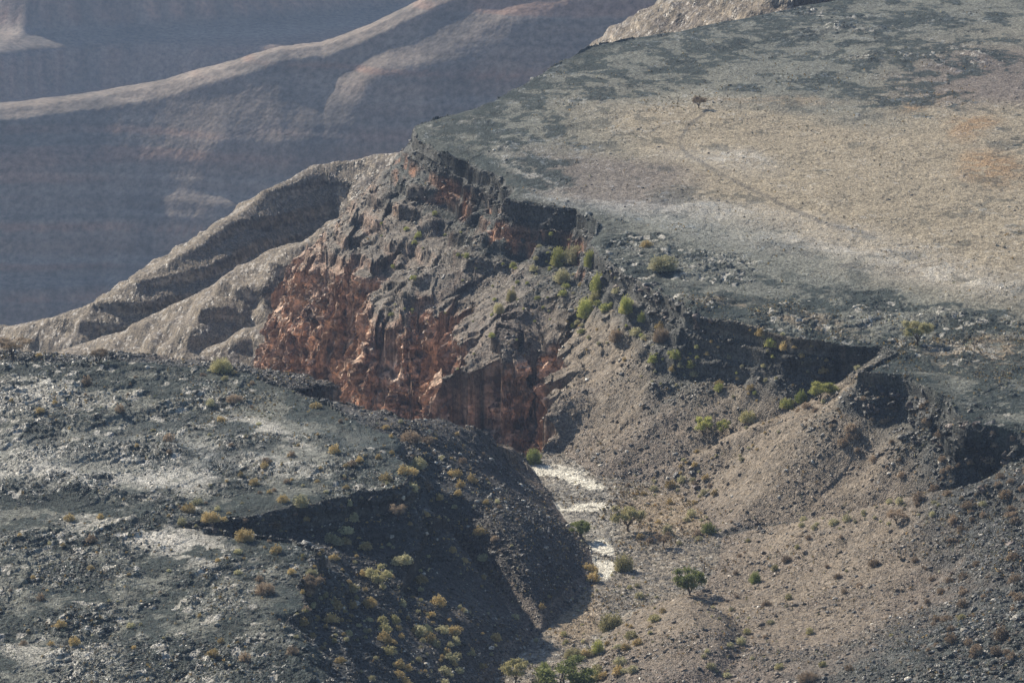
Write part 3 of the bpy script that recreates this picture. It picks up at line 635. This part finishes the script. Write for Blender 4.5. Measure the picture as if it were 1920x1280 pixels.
def plant_top(name, me, gidx, size, label, cat, group=None, hs=1.0, rz=None):
    o = bpy.data.objects.new(name, me); C.objects.link(o)
    p = Pf[gidx]; o.location = (float(p[0]), float(p[1]), float(p[2]) - .04 * size); o.rotation_euler = (0, 0, random.random() * 6.28 if rz is None else rz)
    o.scale = (size, size, size * hs); o['label'] = label; o['category'] = cat
    if group: o['group'] = group
    return o
random.seed(5); rp = np.random.RandomState(9)

# ---- single trees and large bushes: u, v of the foot, width and height in photo pixels, kind, label
TREES = [
 (27, 670, 70, 40, 'acacia', 'dry', 'wide flat-topped dry thorn tree at the left end of the left plateau, on orange grass'),
 (187, 680, 40, 28, 'acacia', 'dry', 'small bare grey tree on the far rim of the left plateau, near the flat-topped tree'),
 (1718, 647, 60, 50, 'acacia', 'olive', 'lone round tree with pale top standing near the head of the side gully'),
 (1308, 203, 32, 24, 'acacia', 'dry', 'tiny dry tree on the sandy plateau at the bend of the faint track'),
 (1176, 994, 62, 50, 'acacia', 'olive', 'spreading thorn tree with bare lower stem beside the middle pale slab of the wash'),
 (1088, 1008, 40, 36, 'acacia', 'green', 'small green-grey tree just above the lowest white slab in the wash'),
 (1319, 820, 40, 40, 'acacia', 'lime', 'bright green round tree low in the side gully, larger of a touching pair'),
 (1352, 816, 28, 30, 'acacia', 'lime', 'smaller bright green tree touching the larger one low in the side gully'),
 (1537, 750, 46, 38, 'acacia', 'lime', 'yellow-green tree against dark shade at the upper bend of the side gully'),
 (1292, 1114, 62, 56, 'acacia', 'green', 'dark green leafy tree on the right side of the lower wash floor'),
 (1060, 1300, 112, 64, 'acacia', 'green', 'largest dense green tree, cut by the bottom edge in the middle of the wash'),
 (966, 1282, 54, 48, 'acacia', 'olive', 'olive tree at the bottom edge left of the largest green tree'),
 (708, 1104, 54, 44, 'acacia', 'olive', 'olive and yellow tree alone on the dark shaded slope left of the wash'),
 (1680, 978, 46, 26, 'acacia', 'dry', 'bare brown spreading tree at the end of the dark gully line on the gravel slope'),
 (586, 1122, 40, 48, 'acacia', 'dry', 'bare brown tree against the dark ledge at the lower left rim'),
 (747, 975, 36, 34, 'acacia', 'dry', 'bare reddish-brown tree in deep shade under the left plateau ledge'),
 (1240, 1024, 34, 26, 'acacia', 'dry', 'leafless brown tree on the sandy bench right of the wash'),
 (1003, 868, 32, 30, 'bush', 'green', 'dark green bush at the lip of the dry fall against the red cliff'),
 (413, 694, 46, 26, 'bush', 'olive', 'dark olive bush on the far rim of the left plateau'),
 (1402, 792, 36, 22, 'bush', 'olive', 'low olive bush on the crest of the side gully'),
 (1475, 762, 30, 18, 'bush', 'lime', 'small yellow-green bush in the shade below the yellow-green tree'),
 (1502, 754, 24, 24, 'bush', 'green', 'dark green bush immediately left of the yellow-green tree in the side gully'),
 (1560, 733, 24, 16, 'bush', 'lime', 'yellow-green bush immediately right of the yellow-green tree in the side gully'),
 (1577, 684, 26, 16, 'bush', 'lime', 'small bright bush under the dark cliff at the head of the side gully'),
 (1170, 1066, 38, 32, 'bush', 'olive', 'olive bush against the right edge of the lowest white slab'),
 (1147, 1178, 52, 34, 'bush', 'olive', 'wide tawny olive bush on the sandy lower wash floor'),
 (1022, 1260, 26, 22, 'bush', 'green', 'small dark green bush between two trees at the bottom of the wash'),
 (1415, 1092, 24, 22, 'bush', 'green', 'small round dark green bush alone on the brown gravel slope'),
 (1122, 1222, 24, 28, 'bush', 'lime', 'upright green bush against the tip of the low gravel mound'),
 (1075, 1230, 38, 20, 'bush', 'olive', 'flat olive bush above the largest green tree'),
 (1330, 1000, 28, 22, 'bush', 'green', 'grey-green bush at the mouth of the dark gully on the sandy bench'),
 (1636, 1058, 26, 14, 'bush', 'dry', 'low dark bush alone high on the gravel slope'),
 (1474, 1052, 22, 12, 'bush', 'dry', 'low grey bush in the middle of the gravel slope'),
 (1438, 1136, 22, 12, 'bush', 'dry', 'low brown bush below the round green one on the gravel slope'),
 (1515, 1276, 46, 18, 'bush', 'dry', 'wide brown bush cut by the bottom edge on the gravel slope'),
 (1046, 500, 34, 36, 'bush', 'lime', 'leftmost yellow-green bush in the cluster below the middle of the mesa rim'),
 (1076, 494, 40, 36, 'bush', 'pale', 'biggest pale yellow bush in the cluster below the middle of the mesa rim'),
 (1106, 500, 28, 34, 'bush', 'lime', 'yellow-green bush at the right end of the top cluster below the mesa rim'),
 (1052, 528, 34, 24, 'bush', 'pale', 'straw-coloured bush below the leftmost bush of the cluster under the mesa rim'),
 (1121, 545, 30, 38, 'bush', 'lime', 'upright green-yellow bush in the steep draw below the cluster under the mesa rim'),
 (1098, 596, 36, 40, 'bush', 'lime', 'lowest large yellow-green bush in the steep draw under the mesa rim'),
 (1112, 570, 26, 26, 'bush', 'olive', 'olive bush between the two green-yellow ones in the draw under the mesa rim'),
 (1174, 585, 30, 34, 'bush', 'lime', 'green bush right of the draw, below the dark rocks of the mesa rim'),
 (1206, 602, 24, 20, 'bush', 'lime', 'small lime bush next right along the slope under the mesa rim'),
 (1238, 640, 34, 28, 'bush', 'dry', 'round grey twiggy bush on the slope under the rim near its dark step'),
 (1152, 640, 28, 24, 'bush', 'dry', 'round grey-brown bush left of the larger grey one under the rim'),
 (1240, 502, 58, 28, 'bush', 'pale', 'wide pale yellow bush on top of the mesa close to the rim'),
 (1212, 464, 26, 14, 'bush', 'golden', 'golden bush on the mesa top just above the wide pale bush'),
 (956, 562, 22, 24, 'bush', 'olive', 'small olive bush among the broken ledges above the red cliffs'),
 (934, 588, 22, 20, 'bush', 'pale', 'pale bush on the ledges above the red cliffs, left of a small olive one'),
 (497, 1112, 40, 22, 'bush', 'dry', 'wide grey-brown bush near the lower left rim'),
 (458, 1010, 38, 24, 'bush', 'golden', 'golden domed bush at the lip of the dark notch in the left plateau'),
 (392, 976, 38, 20, 'bush', 'golden', 'golden bush at the head of the dark notch in the left plateau'),
 (438, 750, 34, 14, 'bush', 'dry', 'grey-brown bush near the small pale flagstones on the left plateau'),
 (603, 742, 26, 18, 'bush', 'golden', 'golden bush on the far rim of the left plateau before the red cliffs'),
 (770, 828, 44, 22, 'bush', 'dry', 'brown dry bush at the top of the gravel spur before the red cliffs'),
 (786, 876, 34, 20, 'bush', 'pale', 'pale bush just over the dark rim corner of the left plateau'),
 (1010, 1286, 30, 20, 'bush', 'olive', 'olive bush squeezed between the two trees at the bottom edge'),
]
protoT = {}; 
for kind, seed, kw in (('dry', 3, dict(n=4600, leaf=.02, flat=.5)), ('olive', 4, dict(n=4200, leaf=.027)), ('green', 5, dict(n=5200, leaf=.026, crown0=.15)), ('lime', 6, dict(n=4600, leaf=.026, crown0=.2))):
    protoT[kind] = [tree_meshes(kind + '_tree', ML[kind], seed + 10 * q, **kw) for q in range(2)]
CN = {'dry': 'dry_bush', 'olive': 'olive_bush', 'green': 'green_bush', 'lime': 'yellow_green_bush', 'pale': 'pale_bush', 'golden': 'golden_bush'}
BM = {k_: [tuft_mesh(CN[k_], ML[k_], 40 + i * 7 + q, n=1500, leaf=.036, lumps=4 + q, hgt=.7) for q in range(3)] for i, k_ in enumerate(CN)}
SM = {k_: [tuft_mesh(CN[k_] + '_small', ML[k_], 90 + i * 7 + q, n=330, leaf=.075, lumps=3 + q, hgt=.6) for q in range(3)] for i, k_ in enumerate(CN)}
used_uv = []
for i, (u, v, wpx, hpx, form, kind, lab) in enumerate(TREES):
    g = ground(u, v - 1)
    if g is None: continue
    mpp = fdep[g] / FPX; W_ = wpx * mpp; Hh = hpx * mpp; p = Pf[g]; used_uv.append((u, v - hpx / 2, wpx))
    if form == 'acacia':
        root = bpy.data.objects.new('tree', None); C.objects.link(root); root.location = [float(a_) for a_ in p]; root.rotation_euler = (0, 0, random.random() * 6.28)
        root['label'] = lab; root['category'] = 'tree'
        tm, cm = protoT[kind][i % 2]; s_ = W_; hz = Hh / (W_ * .78)
        for nm, me in (('trunk', tm), ('crown', cm)):
            o = bpy.data.objects.new(nm, me); C.objects.link(o); o.parent = root; o.scale = (s_, s_, s_ * hz)
    else:
        plant_top(CN[kind], BM[kind][i % 3], g, W_, lab, 'bush', None, Hh / (W_ * .72))

# ---- small shrubs one can tell apart but not name: zones in photo coordinates
ZONES = [  # cx, cy, rx, ry, rot, count, {kind: share}, size m, place
 (720, 1150, 170, 110, 35, 150, {'golden': .5, 'pale': .4, 'olive': .1}, (.7, 1.7), 'on the dark shaded slope left of the wash'),
 (860, 970, 130, 80, 40, 60, {'golden': .35, 'pale': .35, 'dry': .3}, (.5, 1.4), 'on the upper shaded slope left of the wash'),
 (880, 1200, 120, 60, 0, 22, {'golden': .3, 'pale': .7}, (.6, 1.4), 'at the foot of the shaded slope left of the wash'),
 (560, 930, 220, 60, -5, 55, {'golden': .5, 'pale': .25, 'dry': .25}, (.6, 1.6), 'on the rocks round the dark notch of the left plateau'),
 (300, 1120, 320, 150, 0, 75, {'golden': .5, 'dry': .3, 'pale': .2}, (.4, 1.3), 'on the near flagstones of the left plateau'),
 (420, 770, 380, 85, 8, 70, {'golden': .6, 'dry': .25, 'pale': .15}, (.4, 1.4), 'on the far half of the left plateau'),
 (820, 840, 110, 36, 28, 18, {'golden': .6, 'dry': .4}, (.5, 1.3), 'on the gravel spur before the red cliffs'),
 (1450, 690, 150, 60, 5, 45, {'golden': .45, 'pale': .45, 'lime': .1}, (.6, 1.5), 'under the dark rim along the side gully'),
 (1180, 640, 130, 50, 25, 40, {'golden': .3, 'pale': .4, 'lime': .3}, (.6, 1.6), 'on the slope below the mesa rim'),
 (1060, 530, 110, 70, 25, 36, {'lime': .45, 'pale': .45, 'golden': .1}, (.7, 1.8), 'round the bush cluster below the mesa rim'),
 (1330, 870, 150, 30, -28, 26, {'pale': .6, 'golden': .3, 'olive': .1}, (.6, 1.5), 'along the bed of the side gully'),
 (1260, 950, 120, 60, 0, 60, {'golden': .45, 'pale': .4, 'dry': .15}, (.4, 1.2), 'on the sandy bench beside the wash'),
 (1130, 1160, 100, 100, 0, 60, {'golden': .4, 'olive': .3, 'pale': .3}, (.5, 1.5), 'on the sandy lower wash floor'),
 (1560, 1120, 220, 130, 0, 50, {'golden': .5, 'dry': .4, 'olive': .1}, (.3, .9), 'on the brown gravel slope'),
 (1380, 1190, 60, 70, 30, 20, {'golden': .7, 'pale': .3}, (.4, 1.1), 'along the shallow draw in the gravel slope'),
 (1640, 965, 190, 18, -6, 30, {'golden': .5, 'pale': .5}, (.6, 1.3), 'along the dark gully line across the gravel slope'),
 (1720, 830, 220, 70, 22, 70, {'golden': .35, 'pale': .4, 'dry': .25}, (.6, 1.5), 'on the dark boulder slope below the right rim'),
 (1830, 1060, 130, 170, 0, 120, {'golden': .5, 'pale': .25, 'dry': .25}, (.5, 1.5), 'on the dark rocky slope at the right edge'),
 (1820, 670, 130, 45, 0, 55, {'golden': .75, 'dry': .25}, (.4, 1.2), 'on the orange flat near the lone round tree'),
 (1450, 585, 260, 28, 6, 50, {'golden': .7, 'dry': .3}, (.4, 1.2), 'on the mesa top along its near rim'),
 (1220, 480, 70, 50, 30, 26, {'golden': .5, 'pale': .5}, (.5, 1.4), 'on the mesa top above the bush cluster'),
 (1350, 180, 330, 60, -8, 60, {'dry': .45, 'golden': .55}, (.5, 1.6), 'on the far part of the mesa top'),
 (1640, 110, 280, 40, -5, 40, {'dry': .7, 'golden': .3}, (.6, 1.9), 'on the farthest dark part of the mesa top'),
 (850, 560, 180, 120, 40, 40, {'pale': .7, 'lime': .3}, (.5, 1.2), 'among the ledges above the red cliffs'),
]
ADJ = {'golden': 'golden dry shrub', 'pale': 'pale straw-green shrub', 'dry': 'grey-brown twiggy shrub', 'lime': 'yellow-green shrub', 'olive': 'olive shrub'}
npk = {}
for (cx, cy, rx, ry, rot, cnt, mix_, (s0, s1), place) in ZONES:
    ks = list(mix_); pr = np.array([mix_[k_] for k_ in ks]); pr = pr / pr.sum(); made = 0; tries = 0
    while made < cnt and tries < cnt * 6:
        tries += 1
        a = rp.rand() * 6.28; q = math.sqrt(rp.rand()) * 1.15; dx, dy = math.cos(a) * q * rx, math.sin(a) * q * ry; c_, s_ = math.cos(R(rot)), math.sin(R(rot))
        u, v = cx + dx * c_ - dy * s_, cy + dx * s_ + dy * c_
        if not (-10 < u < 1930 and -5 < v < 1290): continue
        g = ground(u, v)
        if g is None or fdep[g] > 1050 or clsv[g] in (2, 3) or slab.ravel()[g] > .4: continue
        if any(abs(u - a_) < w_ * .45 and abs(v - b_) < w_ * .35 for a_, b_, w_ in used_uv): continue
        kind = ks[rp.choice(len(ks), p=pr)]
        size = .85 * s0 + 1.6 * (s1 - s0) * rp.rand() ** 3
        if rp.rand() < .35 and made: u2, v2 = u, v
        if npk.get(kind, 0) >= 298: continue
        npk[kind] = npk.get(kind, 0) + 1
        plant_top(ADJ[kind].replace(' ', '_').replace('-', '_'), SM[kind][rp.randint(3)], g, size, 'small ' + ADJ[kind] + ' ' + place, 'shrub', ADJ[kind] + 's ' + place, .7 + .6 * rp.rand()); made += 1
print('shrubs', npk, time.time() - T0)

# ---- countless small dry tufts and loose stones
def merged(name, protoV, protoF, idxs, sizes, colors, mat, rots, hz, sink):
    nP = len(idxs); k_ = protoF[0].shape[1]; VV = []; FF = []; CC = []; base = 0
    for t_ in range(len(protoV)):
        m_ = np.nonzero(np.arange(nP) % len(protoV) == t_)[0]
        pv_ = protoV[t_][None] * hz[m_][:, None, :] * sizes[m_][:, None, None]
        Rm = rots[m_]; pv_ = np.einsum('nij,nkj->nki', Rm, pv_) + Pf[idxs[m_]][:, None, :] - np.array([0, 0, 1.]) * (sizes[m_] * sink)[:, None, None]
        nv = protoV[t_].shape[0]; VV.append(pv_.reshape(-1, 3)); FF.append((protoF[t_][None] + (base + np.arange(len(m_)) * nv)[:, None, None]).reshape(-1, k_)); base += nv * len(m_)
        CC.append(np.repeat(colors[m_], nv, 0))
    me = raw_mesh(name, np.concatenate(VV), np.concatenate(FF), mat)
    if colors is not None:
        a_ = me.color_attributes.new('rock', 'FLOAT_COLOR', 'POINT'); a_.data.foreach_set('color', np.concatenate(CC).astype(F).ravel())
    o = bpy.data.objects.new(name, me); C.objects.link(o); o['kind'] = 'stuff'; return o
def rotz(a): z_ = np.zeros_like(a); o_ = z_ + 1; return np.stack([np.cos(a), -np.sin(a), z_, np.sin(a), np.cos(a), z_, z_, z_, o_], -1).reshape(-1, 3, 3)
def rotr(n_, tilt):
    a = rp.rand(n_) * 6.28; b = rp.normal(size=n_) * tilt; c_ = rotz(a); z_ = np.zeros(n_); o_ = z_ + 1
    X_ = np.stack([o_, z_, z_, z_, np.cos(b), -np.sin(b), z_, np.sin(b), np.cos(b)], -1).reshape(-1, 3, 3); return np.einsum('nij,njk,nkl->nil', rotz(rp.rand(n_) * 6.28), X_, c_)
import bmesh
def stone(seed, sub=1):
    bm = bmesh.new(); bmesh.ops.create_icosphere(bm, subdivisions=sub, radius=.5); r = np.random.RandomState(seed)
    V = np.array([v.co[:] for v in bm.verts]); Fc = np.array([[v.index for v in f.verts] for f in bm.faces]); bm.free()
    for _ in range(7):                                                 # chop flat faces off: angular broken rock
        d = r.normal(size=3); d /= np.linalg.norm(d); c_ = .2 + .16 * r.rand(); pr = V @ d; V = V - np.maximum(pr - c_, 0)[:, None] * d
    return V * np.array([1.15, .9, .7]), Fc
st_ = [stone(s_) for s_ in range(8)]
vis = np.zeros(len(Pf), bool); vis[LUT[LUT >= 0]] = True
infr = (pu > -150) & (pu < 2070) & (pv > -60) & (pv < 1380)
tt_ = H['t'].ravel(); dRf = H['dR'].ravel(); rz_ = rough_zone.ravel(); area = (fdep / 600) ** 0
wgt = np.where(clsv == 1, 1.0, np.where(clsv == 0, .15 + .95 * rz_, np.where(clsv == 4, .8, np.where(clsv == 3, .05, .10)))) * infr * (fdep < 1000) * (1 - .97 * np.clip(slab.ravel(), 0, 1)) * (1 - .55 * np.clip(gz.ravel(), 0, 1))
wgt = np.where((clsv == 2) & (Pf[:, 2] < -60), 0, wgt)
wgt = wgt * np.where(left_s.ravel() & (clsv == 1), 1.8, 1) * np.where(Nf[:, 2] < .5, .15, 1) * (.4 + 1.2 * sstep(-.3, .4, nB.ravel()))
NS = 250000
ids = rp.choice(len(Pf), NS, p=wgt / wgt.sum())
sz = .13 + .20 * rp.rand(NS) ** 2 + .8 * rp.rand(NS) ** 16 ; sz = sz * np.where(clsv[ids] == 1, 1.35, 1.0) * np.where((clsv[ids] == 1) & (tt_[ids] > .55), 1.35, 1)
bc = COL.reshape(-1, 4)[ids].copy(); bc[:, :3] = bc[:, :3] * (.65 + .8 * rp.rand(NS))[:, None]; bc[rp.rand(NS) < .25, :3] = (.05, .052, .05); bc[:, 3] = .38 + .38 * rp.rand(NS); bc[(rp.rand(NS) < .04) & (clsv[ids] != 3), :3] = (.42, .39, .33)
hz_ = np.stack([.8 + .5 * rp.rand(NS), .8 + .5 * rp.rand(NS), .45 + .6 * rp.rand(NS)], -1)
merged('loose_rubble', [s_[0] for s_ in st_], [s_[1] for s_ in st_], ids, sz, bc, M_ROCK, rotr(NS, .45), hz_, .08)
# tiny dry tufts
def mini(seed):
    r = np.random.RandomState(seed); n_ = 14; th = r.rand(n_) * 6.28; z_ = r.rand(n_); c_ = np.stack([np.cos(th) * .35 * r.rand(n_), np.sin(th) * .35 * r.rand(n_), z_ * .45], 1); return quads(c_, .17, r)
mt = [mini(s_) for s_ in range(5)]
gold = E(U, V, 1820, 665, 150, 50) * 2 + E(U, V, 450, 780, 420, 110, 8) * .5 + E(U, V, 1450, 590, 280, 40, 6) * 1.2 + E(U, V, 1400, 180, 380, 70) * .5 + E(U, V, 350, 1130, 380, 170) * .25 + .12
gold = np.where(wash, .9 + 1.5 * E(Uq, Vq, 1260, 960, 110, 60), gold); gold = np.where(slope_m, .35 + .7 * E(Uq, Vq, 1850, 1050, 150, 240) + .4 * (x < 14) * (y < 620), gold); gold = np.where(inG, .03, gold)
wg = gold.ravel() * infr * (fdep < 1050) * (1 - np.clip(slab.ravel(), 0, 1)) * (.15 + sstep(-.1, .5, nB.ravel() + nC.ravel() * .5)); NT = 20000
ids = rp.choice(len(Pf), NT, p=wg / wg.sum()); sz = .25 + .5 * rp.rand(NT) ** 3
tc_ = np.array([[.40, .27, .10, .8], [.34, .25, .12, .8], [.36, .33, .2, .8], [.25, .2, .13, .8]])[rp.randint(4, size=NT)]
merged('dry_grass', [m_[0] for m_ in mt], [m_[1] for m_ in mt], ids, sz, tc_, M_GRASS, rotz(rp.rand(NT) * 6.28), np.ones((NT, 3)), .03)

# ---- boulders that stand out
BMsh = []
for q in range(6):
    V_, F_ = stone(70 + q, 3); V_ = V_ * (1 + .05 * rp.normal(size=(len(V_), 1))); me = raw_mesh('boulder', V_, F_, M_ROCK); a_ = me.color_attributes.new('rock', 'FLOAT_COLOR', 'POINT')
    a_.data.foreach_set('color', np.tile(np.array((.055, .055, .052, .5) if q < 4 else (.16, .12, .095, .5), F), len(V_))); BMsh.append(me)
BZ = [(560, 962, 190, 12, -9, 45, (.5, 1.4), 'along the dark notch of the left plateau'), (1310, 905, 45, 18, 20, 14, (.9, 2.0), 'in the dark heap where the side gully meets the wash'), (1730, 780, 220, 50, 22, 100, (.8, 2.2), 'on the dark slope below the right rim'),
      (1330, 1112, 26, 16, 30, 7, (.8, 1.6), 'at the mouth of the shallow draw beside the wash'), (1400, 990, 90, 8, 0, 16, (.6, 1.3), 'along the dark gully line across the gravel slope'),
      (1230, 562, 150, 24, 28, 90, (.8, 2.2), 'under the near rim of the mesa'), (1860, 1040, 110, 180, 0, 50, (.7, 1.8), 'on the dark rocky slope at the right edge'),
      (1240, 875, 60, 14, -15, 12, (.7, 1.5), 'in the bed of the side gully'), (800, 1080, 260, 150, 35, 40, (.5, 1.2), 'on the shaded slope left of the wash'), (1150, 945, 20, 8, 0, 3, (.8, 1.5), 'beside the middle pale slab of the wash')]
for (cx, cy, rx, ry, rot, cnt, (s0, s1), place) in BZ:
    for k_ in range(cnt):
        a = rp.rand() * 6.28; q = math.sqrt(rp.rand()); dx, dy = math.cos(a) * q * rx, math.sin(a) * q * ry; c_, s_ = math.cos(R(rot)), math.sin(R(rot))
        g = ground(cx + dx * c_ - dy * s_, cy + dx * s_ + dy * c_)
        if g is None or clsv[g] in (2, 3) or fdep[g] > 1000: continue
        o = plant_top('boulder', BMsh[rp.randint(6)], g, s0 + (s1 - s0) * rp.rand() ** 1.6, 'angular boulder ' + place, 'boulder', 'boulders ' + place, .6 + .4 * rp.rand())
        o.rotation_euler = (rp.normal() * .3, rp.normal() * .3, rp.rand() * 6.28)
print('rocks', time.time() - T0)

# ------------------------------------------------------------------ the air between here and the far walls
def haze():
    x0, x1, y0, y1, z0, z1 = -1400, 1400, -60, 3790, -420, 260
    v = [(a, b, c) for a in (x0, x1) for b in (y0, y1) for c in (z0, z1)]
    f = [(0, 1, 3, 2), (4, 6, 7, 5), (0, 4, 5, 1), (2, 3, 7, 6), (0, 2, 6, 4), (1, 5, 7, 3)]
    me = bpy.data.meshes.new('haze'); me.from_pydata(v, [], f)
    m = bpy.data.materials.new('haze_air'); m.use_nodes = True; n = m.node_tree.nodes; n.clear()
    o = n.new('ShaderNodeOutputMaterial'); p = n.new('ShaderNodeVolumePrincipled')
    p.inputs['Color'].default_value = (.48, .66, 1.0, 1); p.inputs['Density'].default_value = .000075; p.inputs['Anisotropy'].default_value = .3
    m.node_tree.links.new(p.outputs[0], o.inputs['Volume']); me.materials.append(m)
    ob = bpy.data.objects.new('haze', me); C.objects.link(ob); ob['kind'] = 'stuff'
haze()
print('script', time.time() - T0)
